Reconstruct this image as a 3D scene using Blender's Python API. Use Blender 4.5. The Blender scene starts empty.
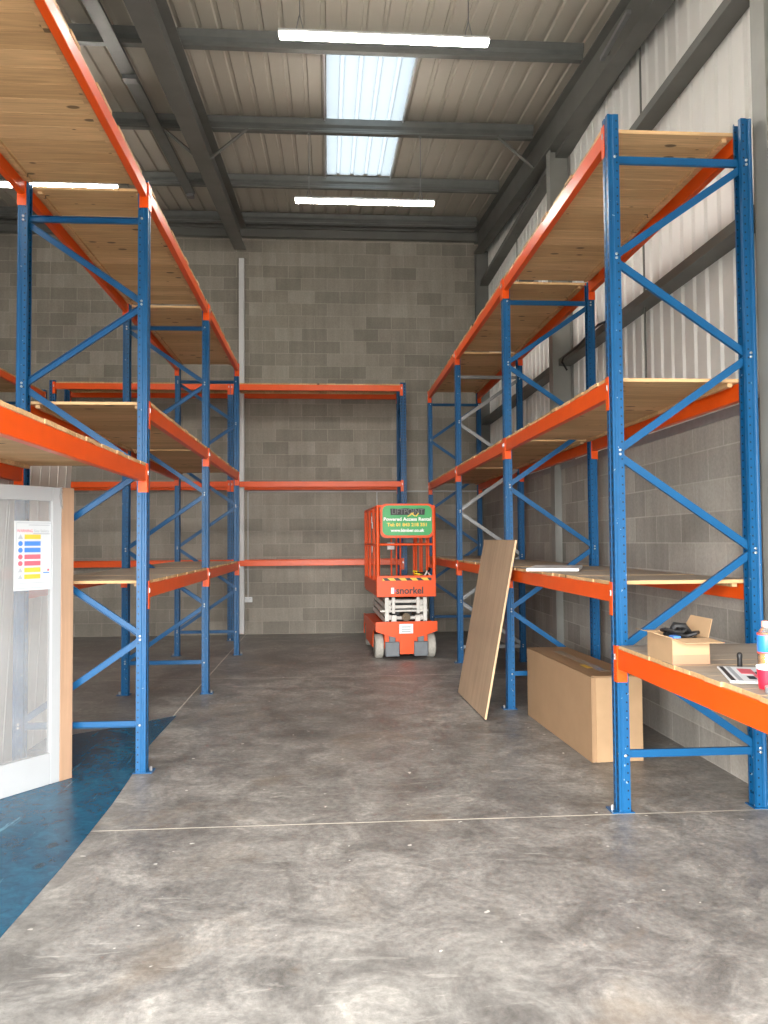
import bpy, bmesh, math, random
from mathutils import Vector, Matrix
random.seed(7)
C = bpy.context.scene.collection
PI = math.pi

# ---------------------------------------------------------------- materials
def new_mat(name):
    m = bpy.data.materials.new(name); m.use_nodes = True
    nt = m.node_tree
    return m, nt, nt.nodes['Principled BSDF']

def srgb(r, g, b):
    f = lambda c: (c/255/12.92) if c/255 <= .04045 else ((c/255+.055)/1.055)**2.4
    return (f(r), f(g), f(b), 1)

def N(nt, typ, **kw):
    n = nt.nodes.new(typ)
    for k, v in kw.items():
        setattr(n, k, v)
    return n

def L(nt, a, b): nt.links.new(a, b)

def math_node(nt, op, a, b=None, c=None):
    n = N(nt, 'ShaderNodeMath', operation=op)
    for i, v in enumerate((a, b, c)):
        if v is None: continue
        if isinstance(v, (int, float)): n.inputs[i].default_value = v
        else: L(nt, v, n.inputs[i])
    return n.outputs[0]

def mixc(nt, fac, a, b, blend='MIX'):
    n = N(nt, 'ShaderNodeMix', data_type='RGBA', blend_type=blend)
    if isinstance(fac, (int, float)): n.inputs[0].default_value = fac
    else: L(nt, fac, n.inputs[0])
    for i, v in ((6, a), (7, b)):
        if isinstance(v, tuple): n.inputs[i].default_value = v
        else: L(nt, v, n.inputs[i])
    return n.outputs[2]

def noise(nt, vec, scale, detail=4, rough=.55, dist=0):
    n = N(nt, 'ShaderNodeTexNoise')
    n.inputs['Scale'].default_value = scale; n.inputs['Detail'].default_value = detail
    n.inputs['Roughness'].default_value = rough; n.inputs['Distortion'].default_value = dist
    if vec is not None: L(nt, vec, n.inputs['Vector'])
    return n.outputs['Fac']

def ramp(nt, fac, stops):
    n = N(nt, 'ShaderNodeValToRGB')
    e = n.color_ramp.elements
    while len(e) < len(stops): e.new(.5)
    for el, (p, col) in zip(e, stops):
        el.position = p; el.color = col
    L(nt, fac, n.inputs[0])
    return n.outputs[0]

def g(v): return (v, v, v, 1)

def simple(name, col, rough=.5, metal=0, var=.12, scale=12, spec=.5):
    m, nt, b = new_mat(name)
    co = N(nt, 'ShaderNodeTexCoord').outputs['Object']
    f = noise(nt, co, scale, 3)
    r = ramp(nt, f, [(.25, g(1-var)), (.75, g(1))])
    L(nt, mixc(nt, 1, col, r, 'MULTIPLY'), b.inputs['Base Color'])
    b.inputs['Roughness'].default_value = rough; b.inputs['Metallic'].default_value = metal
    b.inputs['Specular IOR Level'].default_value = spec
    return m

BLUE = (.004, .085, .225, 1)
ORANGE = (.76, .085, .004, 1)
M = {}
M['blue'] = simple('blue_powder_coat', BLUE, .36, 0, .12, 9, .35)
M['orange'] = simple('orange_powder_coat', ORANGE, .34, 0, .10, 7, .35)
M['zinc'] = simple('zinc', (.55, .56, .57, 1), .35, .8, .2, 30)
M['galv'] = simple('galvanised_steel', (.27, .275, .28, 1), .45, .4, .2, 14)
M['steel'] = simple('grey_painted_steel', (.14, .142, .132, 1), .5, 0, .25, 3)
M['steel_lit'] = simple('grey_painted_steel_lit', (.27, .27, .25, 1), .5, 0, .25, 3)  # same steel as the rafters, paler to put daylight into its colour
M['purlin'] = simple('galvanised_purlin', (.17, .178, .172, 1), .42, .25, .25, 5)
M['white'] = simple('white_paint', (.60, .61, .62, 1), .4, 0, .05, 5)
M['whitesteel'] = simple('white_enamel', (.70, .68, .64, 1), .45, 0, .22, 16)
M['doorwhite'] = simple('door_white_paint', (.37, .385, .40, 1), .4, 0, .05, 5)
M['black'] = simple('black_rubber', (.012, .012, .013, 1), .5, 0, .3, 20)
M['lift'] = simple('lift_orange', (.80, .085, .007, 1), .38, 0, .14, 9, .35)
M['tyre'] = simple('pale_rubber', (.50, .48, .43, 1), .75, 0, .3, 25)
M['greyblock'] = simple('grey_plastic', (.16, .18, .20, 1), .55, 0, .2, 14)
M['green'] = simple('green_sign', (.035, .36, .10, 1), .4, 0, .06, 5)
M['yellow'] = simple('yellow_paint', (.85, .55, .05, 1), .45, 0, .1, 9)
M['text_white'] = simple('white_ink', (.85, .86, .84, 1), .5, 0, .02)
M['text_black'] = simple('black_ink', (.012, .012, .014, 1), .5, 0, .02)
M['text_yellow'] = simple('yellow_ink', (.86, .60, .08, 1), .5, 0, .02)
M['red'] = simple('red_plastic', (.78, .02, .05, 1), .35, 0, .05)
M['ink_red'] = simple('red_ink', (.75, .12, .16, 1), .5, 0, .05)
M['ink_blue'] = simple('blue_ink', (.06, .20, .60, 1), .5, 0, .05)
M['ink_yellow'] = simple('amber_ink', (.72, .46, .06, 1), .5, 0, .05)
M['ink_grey'] = simple('grey_ink', (.35, .38, .42, 1), .5, 0, .05)
M['signwhite'] = simple('sign_board', (.52, .55, .575, 1), .4, 0, .03)
M['paper'] = simple('white_board', (.76, .79, .82, 1), .4, 0, .03)
M['brown_metal'] = simple('dark_bronze_cylinder', (.10, .065, .03, 1), .4, .3, .3, 20)

# blue upright with its slots: pattern follows the object's own axes
def perforated():
    m, nt, b = new_mat('blue_perforated_upright')
    co = N(nt, 'ShaderNodeTexCoord').outputs['Object']
    s = N(nt, 'ShaderNodeSeparateXYZ'); L(nt, co, s.inputs[0])
    x, y, z = s.outputs
    zz = math_node(nt, 'MULTIPLY', math_node(nt, 'ABSOLUTE', math_node(nt, 'SUBTRACT', math_node(nt, 'FRACT', math_node(nt, 'MULTIPLY', z, 20)), .5)), .05)
    ax = math_node(nt, 'ABSOLUTE', x)
    onface = math_node(nt, 'LESS_THAN', y, .0012)
    slot = math_node(nt, 'MULTIPLY', math_node(nt, 'LESS_THAN', math_node(nt, 'ABSOLUTE', math_node(nt, 'SUBTRACT', ax, .024)), .0065), math_node(nt, 'LESS_THAN', zz, .0150))
    a = math_node(nt, 'MULTIPLY', onface, slot)
    onside = math_node(nt, 'GREATER_THAN', ax, .0385)
    hole = math_node(nt, 'MULTIPLY', math_node(nt, 'LESS_THAN', math_node(nt, 'ABSOLUTE', math_node(nt, 'SUBTRACT', y, .053)), .0045), math_node(nt, 'LESS_THAN', zz, .0050))
    bb = math_node(nt, 'MULTIPLY', onside, hole)
    k = math_node(nt, 'MAXIMUM', a, bb)
    f = noise(nt, co, 9, 3)
    base = mixc(nt, 1, BLUE, ramp(nt, f, [(.25, g(.86)), (.75, g(1))]), 'MULTIPLY')
    # scuffs: small chips of paint
    sc = noise(nt, co, 38, 2, .5)
    chip = ramp(nt, sc, [(.73, g(0)), (.755, g(.6))])
    base = mixc(nt, chip, base, (.35, .42, .5, 1))
    L(nt, mixc(nt, k, base, (.006, .012, .03, 1)), b.inputs['Base Color'])
    b.inputs['Roughness'].default_value = .36
    b.inputs['Specular IOR Level'].default_value = .35
    return m
M['upright'] = perforated()

def wood_mat(name, tint, dusty, pitch=.149, knots=.85):
    m, nt, b = new_mat(name)
    tc = N(nt, 'ShaderNodeTexCoord'); co = tc.outputs['Object']
    oi = N(nt, 'ShaderNodeObjectInfo').outputs['Random']
    s = N(nt, 'ShaderNodeSeparateXYZ'); L(nt, co, s.inputs[0])
    idx = math_node(nt, 'FLOOR', math_node(nt, 'DIVIDE', math_node(nt, 'ADD', s.outputs[0], 10*pitch), pitch))
    seed = math_node(nt, 'ADD', math_node(nt, 'MULTIPLY', idx, 3.17), math_node(nt, 'MULTIPLY', oi, 91.0))
    wn = N(nt, 'ShaderNodeTexWhiteNoise', noise_dimensions='1D'); L(nt, seed, wn.inputs['W'])
    cmb = N(nt, 'ShaderNodeCombineXYZ')
    L(nt, math_node(nt, 'MULTIPLY', s.outputs[0], 60), cmb.inputs[0])
    L(nt, math_node(nt, 'ADD', math_node(nt, 'MULTIPLY', s.outputs[1], 2.4), seed), cmb.inputs[1])
    L(nt, math_node(nt, 'MULTIPLY', s.outputs[2], 60), cmb.inputs[2])
    gr = noise(nt, cmb.outputs[0], 1.0, 5, .6, .6)
    t = tint
    c1 = tuple(v*.74 for v in t[:3])+(1,); c2 = tuple(min(1, v*1.15) for v in t[:3])+(1,)
    col = ramp(nt, gr, [(.30, c1), (.56, t), (.75, c2)])
    col = mixc(nt, 1, col, ramp(nt, wn.outputs['Value'], [(0, (.80, .76, .70, 1)), (1, (1.06, 1.05, 1.04, 1))]), 'MULTIPLY')
    # knots: stretched cells, only some of them dark
    kv = N(nt, 'ShaderNodeCombineXYZ')
    L(nt, math_node(nt, 'ADD', math_node(nt, 'MULTIPLY', s.outputs[0], 7.0), math_node(nt, 'MULTIPLY', oi, 37)), kv.inputs[0])
    L(nt, math_node(nt, 'MULTIPLY', s.outputs[1], 3.4), kv.inputs[1])
    vo = N(nt, 'ShaderNodeTexVoronoi', feature='F1', voronoi_dimensions='2D'); vo.inputs['Scale'].default_value = 1
    L(nt, kv.outputs[0], vo.inputs['Vector'])
    sp = N(nt, 'ShaderNodeSeparateColor'); L(nt, vo.outputs['Color'], sp.inputs[0])
    rad = math_node(nt, 'MULTIPLY', math_node(nt, 'SUBTRACT', sp.outputs[0], .48), .32)
    kn = ramp(nt, math_node(nt, 'SUBTRACT', rad, vo.outputs['Distance']), [(.0, g(0)), (.04, g(1))])
    col = mixc(nt, math_node(nt, 'MULTIPLY', kn, knots), col, tuple(v*.14 for v in t[:3])+(1,))
    if dusty:
        ge = N(nt, 'ShaderNodeNewGeometry'); sn = N(nt, 'ShaderNodeSeparateXYZ'); L(nt, ge.outputs['True Normal'], sn.inputs[0])
        up = math_node(nt, 'GREATER_THAN', sn.outputs[2], .7)
        dust = mixc(nt, 1, (.32, .29, .25, 1), ramp(nt, gr, [(.2, g(.7)), (.8, g(1.1))]), 'MULTIPLY')  # grey of dust together with reflected sky, coloured onto upward faces
        col = mixc(nt, math_node(nt, 'MULTIPLY', up, .9), col, dust)
    L(nt, col, b.inputs['Base Color'])
    b.inputs['Roughness'].default_value = .62
    b.inputs['Specular IOR Level'].default_value = .25
    return m
M['wood'] = wood_mat('softwood_boards', (.66, .43, .225, 1), True)
def sheet_wood(name, tint, axis, var=.16):
    m, nt, b = new_mat(name)
    co = N(nt, 'ShaderNodeTexCoord').outputs['Object']
    mp = N(nt, 'ShaderNodeMapping'); L(nt, co, mp.inputs[0])
    sc_ = [34, 34, 34]; sc_[axis] = 1.3; mp.inputs['Scale'].default_value = sc_
    a = noise(nt, mp.outputs[0], 1, 4, .6, .3); c = noise(nt, co, 2.3, 3)
    col = mixc(nt, 1, tint, ramp(nt, a, [(.3, g(1-var)), (.7, g(1.05))]), 'MULTIPLY')
    col = mixc(nt, 1, col, ramp(nt, c, [(.3, g(.88)), (.7, g(1.05))]), 'MULTIPLY')
    L(nt, col, b.inputs['Base Color']); b.inputs['Roughness'].default_value = .6
    b.inputs['Specular IOR Level'].default_value = .3
    return m
M['ply'] = sheet_wood('brown_sheet_timber', (.44, .315, .215, 1), 2)
M['plyedge'] = sheet_wood('raw_board_edge', (.66, .46, .28, 1), 2)
M['bare'] = sheet_wood('bare_timber', (.40, .255, .165, 1), 2)
M['card'] = simple('brown_cardboard', (.35, .225, .13, 1), .8, 0, .10, 5, .2)
M['cardlight'] = simple('light_cardboard', (.43, .285, .165, 1), .8, 0, .10, 9, .2)
M['cardin'] = simple('cardboard_tape', (.36, .20, .125, 1), .4, 0, .06, 9, .4)

def concrete():
    m, nt, b = new_mat('power_floated_concrete')
    co = N(nt, 'ShaderNodeTexCoord').outputs['Object']
    s = N(nt, 'ShaderNodeSeparateXYZ'); L(nt, co, s.inputs[0])
    mp = N(nt, 'ShaderNodeMapping'); L(nt, co, mp.inputs[0]); mp.inputs['Scale'].default_value = (.8, 1.0, 1)
    big = noise(nt, mp.outputs[0], .8, 5, .6, .5)
    mid = noise(nt, co, 3.0, 9, .74, .7)
    fine = noise(nt, co, 26, 7, .75)
    col = ramp(nt, mid, [(.30, (.115, .110, .104, 1)), (.44, (.195, .188, .178, 1)), (.56, (.285, .276, .260, 1)), (.70, (.43, .415, .385, 1))])
    col = mixc(nt, 1, col, ramp(nt, big, [(.32, g(.66)), (.66, g(1.16))]), 'MULTIPLY')
    col = mixc(nt, 1, col, ramp(nt, fine, [(.32, g(.68)), (.68, g(1.22))]), 'MULTIPLY')
    # brown stains
    st = noise(nt, co, 1.3, 5, .6, .8)
    col = mixc(nt, ramp(nt, st, [(.56, g(0)), (.74, g(.42))]), col, (.22, .155, .09, 1))
    # scraped pale streaks, mostly across the aisle
    mp2 = N(nt, 'ShaderNodeMapping'); L(nt, co, mp2.inputs[0]); mp2.inputs['Scale'].default_value = (1.4, 6, 1); mp2.inputs['Rotation'].default_value = (0, 0, .25)
    sk = noise(nt, mp2.outputs[0], 1.7, 6, .7, 1.5)
    col = mixc(nt, ramp(nt, sk, [(.60, g(0)), (.72, g(.5))]), col, (.50, .485, .45, 1))
    # white flecks
    fl = noise(nt, co, 16, 2, .4)
    col = mixc(nt, ramp(nt, fl, [(.745, g(0)), (.765, g(.75))]), col, (.62, .61, .58, 1))
    # saw-cut joints
    def line(val, at, w):
        return math_node(nt, 'LESS_THAN', math_node(nt, 'ABSOLUTE', math_node(nt, 'SUBTRACT', val, at)), w)
    wob = math_node(nt, 'MULTIPLY', math_node(nt, 'SUBTRACT', noise(nt, co, 2, 2), .5), .012)
    yv = math_node(nt, 'ADD', s.outputs[1], wob); xv = math_node(nt, 'ADD', s.outputs[0], wob)
    j = math_node(nt, 'MAXIMUM', line(yv, 4.432, .006), math_node(nt, 'MULTIPLY', line(xv, -1.40, .006), math_node(nt, 'GREATER_THAN', s.outputs[1], 6.8)))
    j = math_node(nt, 'MAXIMUM', j, line(yv, 9.2, .005))
    brk = ramp(nt, noise(nt, co, 5, 3), [(.3, g(.45)), (.5, g(1))])
    col = mixc(nt, math_node(nt, 'MULTIPLY', j, brk), col, (.60, .57, .50, 1))
    L(nt, col, b.inputs['Base Color'])
    L(nt, ramp(nt, mid, [(.3, g(.34)), (.7, g(.56))]), b.inputs['Roughness'])
    bp = N(nt, 'ShaderNodeBump'); bp.inputs['Strength'].default_value = .22; bp.inputs['Distance'].default_value = .02
    L(nt, math_node(nt, 'ADD', mid, math_node(nt, 'MULTIPLY', fine, .25)), bp.inputs['Height']); L(nt, bp.outputs[0], b.inputs['Normal'])
    return m
M['concrete'] = concrete()

def blocks(name, axis, tint=(.285, .262, .225)):
    m, nt, b = new_mat(name)
    co = N(nt, 'ShaderNodeTexCoord').outputs['Object']
    s = N(nt, 'ShaderNodeSeparateXYZ'); L(nt, co, s.inputs[0])
    c = N(nt, 'ShaderNodeCombineXYZ'); L(nt, s.outputs[axis], c.inputs[0]); L(nt, s.outputs[2], c.inputs[1])
    br = N(nt, 'ShaderNodeTexBrick', offset=.5, offset_frequency=2, squash=1)
    L(nt, c.outputs[0], br.inputs['Vector'])
    for k, v in (('Scale', 1), ('Mortar Size', .0055), ('Mortar Smooth', .2), ('Bias', -.1), ('Brick Width', .4450), ('Row Height', .2185)):
        br.inputs[k].default_value = v
    t = tint
    br.inputs['Color1'].default_value = tuple(v*.80 for v in t)+(1,)
    br.inputs['Color2'].default_value = tuple(v*1.15 for v in t)+(1,)
    br.inputs['Mortar'].default_value = (t[0]*1.2, t[1]*1.2, t[2]*1.2, 1)
    big = noise(nt, co, .9, 4, .6, .6)
    fine = noise(nt, co, 45, 4, .75)
    mp = N(nt, 'ShaderNodeMapping'); L(nt, co, mp.inputs[0]); mp.inputs['Scale'].default_value = (9, 9, .8)
    drip = noise(nt, mp.outputs[0], 1, 4, .6)
    col = mixc(nt, 1, br.outputs['Color'], ramp(nt, big, [(.3, g(.86)), (.7, g(1.12))]), 'MULTIPLY')
    col = mixc(nt, 1, col, ramp(nt, fine, [(.3, g(.88)), (.7, g(1.1))]), 'MULTIPLY')
    col = mixc(nt, 1, col, ramp(nt, drip, [(.3, g(.90)), (.7, g(1.08))]), 'MULTIPLY')
    L(nt, col, b.inputs['Base Color'])
    b.inputs['Roughness'].default_value = .9; b.inputs['Specular IOR Level'].default_value = .15
    bp = N(nt, 'ShaderNodeBump'); bp.inputs['Strength'].default_value = .35; bp.inputs['Distance'].default_value = .01
    h = math_node(nt, 'SUBTRACT', math_node(nt, 'MULTIPLY', fine, .4), br.outputs['Fac'])
    L(nt, h, bp.inputs['Height']); L(nt, bp.outputs[0], b.inputs['Normal'])
    return m
M['block_back'] = blocks('grey_blockwork', 0)
M['block_side'] = blocks('grey_blockwork_side', 1, (.36, .345, .315))
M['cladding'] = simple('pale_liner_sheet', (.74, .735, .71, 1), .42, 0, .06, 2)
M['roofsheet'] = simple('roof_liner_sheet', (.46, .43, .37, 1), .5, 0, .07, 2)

def film():
    m, nt, b = new_mat('blue_plastic_film')
    co = N(nt, 'ShaderNodeTexCoord').outputs['Object']
    n1 = noise(nt, co, 2.2, 6, .65, 1.2); n2 = noise(nt, co, 20, 4, .6)
    mp = N(nt, 'ShaderNodeMapping'); L(nt, co, mp.inputs[0]); mp.inputs['Scale'].default_value = (14, 1.2, 1); mp.inputs['Rotation'].default_value = (0, 0, .12)
    cr = noise(nt, mp.outputs[0], 1, 4, .6, .4)
    col = ramp(nt, n1, [(.25, (.005, .046, .095, 1)), (.55, (.009, .088, .165, 1)), (.8, (.045, .19, .285, 1))])
    col = mixc(nt, ramp(nt, cr, [(.64, g(0)), (.70, g(.55))]), col, (.12, .33, .46, 1))
    sv = N(nt, 'ShaderNodeTexVoronoi'); sv.inputs['Scale'].default_value = 1
    mp3 = N(nt, 'ShaderNodeMapping'); L(nt, co, mp3.inputs[0]); mp3.inputs['Scale'].default_value = (3.4, 2.6, 1); L(nt, mp3.outputs[0], sv.inputs['Vector'])
    sv.inputs['Randomness'].default_value = .35
    col = mixc(nt, ramp(nt, sv.outputs['Distance'], [(.10, g(.85)), (.15, g(0))]), col, (.008, .03, .05, 1))
    col = mixc(nt, 1, col, ramp(nt, noise(nt, co, 14, 7, .75, .8), [(.3, g(.62)), (.7, g(1.4))]), 'MULTIPLY')
    L(nt, col, b.inputs['Base Color'])
    b.inputs['Roughness'].default_value = .26; b.inputs['Specular IOR Level'].default_value = .3
    bp = N(nt, 'ShaderNodeBump'); bp.inputs['Strength'].default_value = .10; bp.inputs['Distance'].default_value = .02
    L(nt, math_node(nt, 'ADD', cr, math_node(nt, 'MULTIPLY', n2, .3)), bp.inputs['Height']); L(nt, bp.outputs[0], b.inputs['Normal'])
    return m
M['film'] = film()

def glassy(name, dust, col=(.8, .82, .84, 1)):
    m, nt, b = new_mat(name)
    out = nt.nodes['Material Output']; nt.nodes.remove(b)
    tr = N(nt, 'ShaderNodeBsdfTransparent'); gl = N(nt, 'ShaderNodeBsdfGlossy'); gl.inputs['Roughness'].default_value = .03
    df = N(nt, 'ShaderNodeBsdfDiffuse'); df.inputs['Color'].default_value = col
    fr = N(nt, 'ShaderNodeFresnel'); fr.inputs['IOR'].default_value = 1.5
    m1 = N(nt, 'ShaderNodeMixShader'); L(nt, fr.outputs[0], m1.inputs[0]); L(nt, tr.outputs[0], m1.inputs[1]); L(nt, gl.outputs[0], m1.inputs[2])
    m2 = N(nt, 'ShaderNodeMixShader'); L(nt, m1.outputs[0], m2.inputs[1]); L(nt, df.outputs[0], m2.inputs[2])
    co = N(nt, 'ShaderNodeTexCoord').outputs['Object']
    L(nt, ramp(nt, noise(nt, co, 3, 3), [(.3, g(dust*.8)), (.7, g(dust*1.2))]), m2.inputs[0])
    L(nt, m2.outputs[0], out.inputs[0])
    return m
M['glass'] = glassy('painted_haze_glass', .17)  # milky diffuse paints the doorway's reflected haze into the pane
M['clear'] = glassy('clear_plastic', .10)

def rooflight():
    m, nt, b = new_mat('translucent_rooflight')
    out = nt.nodes['Material Output']; nt.nodes.remove(b)
    t = N(nt, 'ShaderNodeBsdfTranslucent'); t.inputs['Color'].default_value = (.033, .0395, .0445, 1)
    d = N(nt, 'ShaderNodeBsdfDiffuse'); d.inputs['Color'].default_value = (.5, .55, .57, 1)
    x = N(nt, 'ShaderNodeMixShader'); x.inputs[0].default_value = .2
    L(nt, t.outputs[0], x.inputs[1]); L(nt, d.outputs[0], x.inputs[2]); L(nt, x.outputs[0], out.inputs[0])
    return m
M['rooflight'] = rooflight()

def emit(name, col, s):
    m, nt, b = new_mat(name)
    b.inputs['Base Color'].default_value = (.8, .8, .8, 1)
    b.inputs['Emission Color'].default_value = col; b.inputs['Emission Strength'].default_value = s
    return m
LED = 42.0
M['led'] = emit('led_diffuser', (1, .93, .84, 1), LED)

# ---------------------------------------------------------------- mesh helpers
class MB:
    def __init__(s): s.bm = bmesh.new(); s.mi = 0
    def _face(s, vs):
        try:
            f = s.bm.faces.new(vs); f.material_index = s.mi; return f
        except ValueError:
            return None
    def box(s, a, b, bevel=0, M4=None):
        x0, y0, z0 = a; x1, y1, z1 = b
        t = bmesh.new(); bmesh.ops.create_cube(t, size=1)
        bmesh.ops.scale(t, vec=(x1-x0, y1-y0, z1-z0), verts=t.verts)
        bmesh.ops.translate(t, vec=((x0+x1)/2, (y0+y1)/2, (z0+z1)/2), verts=t.verts)
        if bevel: bmesh.ops.bevel(t, geom=t.edges[:], offset=bevel, segments=2, affect='EDGES', profile=.5)
        if M4 is not None: bmesh.ops.transform(t, matrix=M4, verts=t.verts)
        s.add(t); return s
    def add(s, t):
        mp = {}
        for v in t.verts: mp[v] = s.bm.verts.new(v.co)
        for f in t.faces: s._face([mp[v] for v in f.verts])
        t.free()
    def prism(s, poly, axis, a, b):
        """extrude a polygon (list of 2D points) along axis 0/1/2 from a to b"""
        def P(u, v, w):
            return {0: (w, u, v), 1: (u, w, v), 2: (u, v, w)}[axis]
        lo = [s.bm.verts.new(P(u, v, a)) for u, v in poly]; hi = [s.bm.verts.new(P(u, v, b)) for u, v in poly]
        n = len(poly)
        for i in range(n): s._face([lo[i], lo[(i+1) % n], hi[(i+1) % n], hi[i]])
        s._face(lo[::-1]); s._face(hi); return s
    def tube(s, pts, r, seg=8, closed=False):
        pts = [Vector(p) for p in pts]; rings = []; n = len(pts)
        rr = r if isinstance(r, (list, tuple)) else [r]*n
        up = None
        for i, p in enumerate(pts):
            d = (pts[(i+1) % n]-pts[i-1]) if closed else (pts[min(i+1, n-1)]-pts[max(i-1, 0)])
            d.normalize()
            if up is None:
                up = Vector((0, 0, 1)) if abs(d.z) < .9 else Vector((1, 0, 0))
            u = d.cross(up); 
            if u.length < 1e-6: u = d.cross(Vector((1, .3, .2)))
            u.normalize(); v = u.cross(d); up = v
            rings.append([s.bm.verts.new(p+u*rr[i]*math.cos(2*PI*k/seg)+v*rr[i]*math.sin(2*PI*k/seg)) for k in range(seg)])
        m = n if closed else n-1
        for i in range(m):
            A, B = rings[i], rings[(i+1) % n]
            for k in range(seg): s._face([A[k], A[(k+1) % seg], B[(k+1) % seg], B[k]])
        if not closed:
            s._face(rings[0][::-1]); s._face(rings[-1])
        return s
    def lathe(s, prof, seg=20, c=(0, 0, 0), axis='z'):
        rings = []
        for r, h in prof:
            ring = []
            for k in range(seg):
                a = 2*PI*k/seg; p = (r*math.cos(a), r*math.sin(a), h)
                if axis == 'x': p = (p[2], p[0], p[1])
                if axis == 'y': p = (p[0], p[2], p[1])
                ring.append(s.bm.verts.new((p[0]+c[0], p[1]+c[1], p[2]+c[2])))
            rings.append(ring)
        for A, B in zip(rings, rings[1:]):
            for k in range(seg): s._face([A[k], A[(k+1) % seg], B[(k+1) % seg], B[k]])
        s._face(rings[0][::-1]); s._face(rings[-1]); return s
    def quad(s, *p): s._face([s.bm.verts.new(v) for v in p]); return s
    def mesh(s, name, mats, smooth=False):
        bmesh.ops.recalc_face_normals(s.bm, faces=s.bm.faces)
        me = bpy.data.meshes.new(name); s.bm.to_mesh(me); s.bm.free()
        for m in (mats if isinstance(mats, (list, tuple)) else [mats]): me.materials.append(m)
        if smooth:
            for p in me.polygons: p.use_smooth = True
            me.set_sharp_from_angle(angle=math.radians(38))
        return me
    def build(s, name, mats, parent=None, loc=(0, 0, 0), rot=(0, 0, 0), smooth=False):
        return link(name, s.mesh(name, mats, smooth), parent, loc, rot)

def link(name, me, parent=None, loc=(0, 0, 0), rot=(0, 0, 0)):
    o = bpy.data.objects.new(name, me); C.objects.link(o)
    o.location = loc; o.rotation_euler = rot
    if parent is not None: o.parent = parent
    return o

def tag(o, label, cat, group=None, kind=None):
    o['label'] = label; o['category'] = cat
    if group: o['group'] = group
    if kind: o['kind'] = kind
    return o

def thing(name, label, cat, loc=(0, 0, 0), rz=0, group=None):
    o = bpy.data.objects.new(name, None); C.objects.link(o)
    o.empty_display_size = .1
    o.location = loc; o.rotation_euler = (0, 0, rz)
    return tag(o, label, cat, group)

def struct(o, label, cat):
    o['kind'] = 'structure'; o['label'] = label; o['category'] = cat; return o

def copy_tree(o, parent=None, deep=0):
    c = o.copy(); C.objects.link(c)
    if parent is not None: c.parent = parent
    for ch in list(o.children): copy_tree(ch, c)
    return c

def ribbon(path, t):
    """closed polygon around a polyline of thickness t"""
    p = [Vector(q) for q in path]; n = len(p); a = []; b = []
    for i in range(n):
        d0 = (p[i]-p[i-1]).normalized() if i else (p[1]-p[0]).normalized()
        d1 = (p[i+1]-p[i]).normalized() if i < n-1 else d0
        n0 = Vector((-d0.y, d0.x)); n1 = Vector((-d1.y, d1.x)); m = (n0+n1)
        m = m/ max(.35, m.dot(n1)) if m.length > 1e-6 else n1
        a.append(tuple(p[i]+m*t/2)); b.append(tuple(p[i]-m*t/2))
    return a+b[::-1]

def text(name, s, size, parent, loc, rot, mat, ext=.001, align='CENTER', width=None, bold=0):
    cu = bpy.data.curves.new(name, 'FONT'); cu.body = s; cu.size = size
    cu.align_x = align; cu.align_y = 'CENTER'; cu.extrude = ext; cu.offset = bold
    cu.materials.append(mat); cu.resolution_u = 4
    tmp = bpy.data.objects.new('tmp', cu); C.objects.link(tmp)
    bpy.context.view_layer.update()
    me = bpy.data.meshes.new_from_object(tmp.evaluated_get(bpy.context.evaluated_depsgraph_get()))
    bpy.data.objects.remove(tmp); bpy.data.curves.remove(cu)
    me.name = name
    if width:
        xs = [v.co.x for v in me.vertices]; k = width/(max(xs)-min(xs))
        for v in me.vertices: v.co.x *= k
    if not me.materials: me.materials.append(mat)
    return link(name, me, parent, loc, rot)

# ---------------------------------------------------------------- the building
XR, YB, YF, XL = 2.66, 13.55, -1.0, -8.6
SL = .105
def roof_z(y): return 7.16-SL*(13.3-y)

b = MB(); b.box((XL-.4, YF-.2, -.2), (XR+.3, YB+.3, 0))
struct(b.build('floor', M['concrete']), 'grey power floated concrete floor with pale saw cut joints', 'floor')
b = MB(); b.box((-40, -60, -.25), (40, YF-.2, -.03))
struct(b.build('ground', simple('yard_concrete', (.22, .215, .20, 1), .9, 0, .2, 1)), 'pale concrete yard outside the open front', 'ground')

b = MB(); b.box((XL, YB, 0), (XR-.075, YB+.2, 6.80)); b.box((XR-.075, YB+.06, 0), (XR+.25, YB+.2, 6.80))
struct(b.build('wall_back', M['block_back']), 'tall grey concrete block wall at the end of the aisle', 'wall')
b = MB(); b.box((XL-.2, YF, 0), (XL, YB+.2, 7.3))
struct(b.build('wall_left', M['block_side']), 'grey concrete block wall far beyond the left racking', 'wall')
# right wall: blocks up to the sill, liner sheet above
b = MB(); b.box((XR, YF, 0), (XR+.2, YB+.2, 2.42))
struct(b.build('wall_right', M['block_side']), 'low grey concrete block wall behind the right racking', 'wall')
def trapezoid(y0, y1, pitch, d, top=.040, slope=.012):
    pts = []; y = y0
    while y < y1:
        pts += [(y, 0), (y+pitch-top-2*slope, 0), (y+pitch-top-slope, d), (y+pitch-slope, d)]
        y += pitch
    pts.append((y, 0)); return pts
b = MB()
pr = trapezoid(YF, YB+.15, .2, .022)
for (ya, xa), (yb2, xb) in zip(pr, pr[1:]):
    b.quad((2.80+xa, ya, 2.42), (2.80+xb, yb2, 2.42), (2.80+xb, yb2, roof_z(yb2)+.1), (2.80+xa, ya, roof_z(ya)+.1))
    b.quad((2.86, ya, 2.42), (2.86, yb2, 2.42), (2.86, yb2, roof_z(yb2)+.1), (2.86, ya, roof_z(ya)+.1))
struct(b.build('wall_right_cladding', M['cladding']), 'ribbed pale metal cladding above the right block wall', 'wall')
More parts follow.
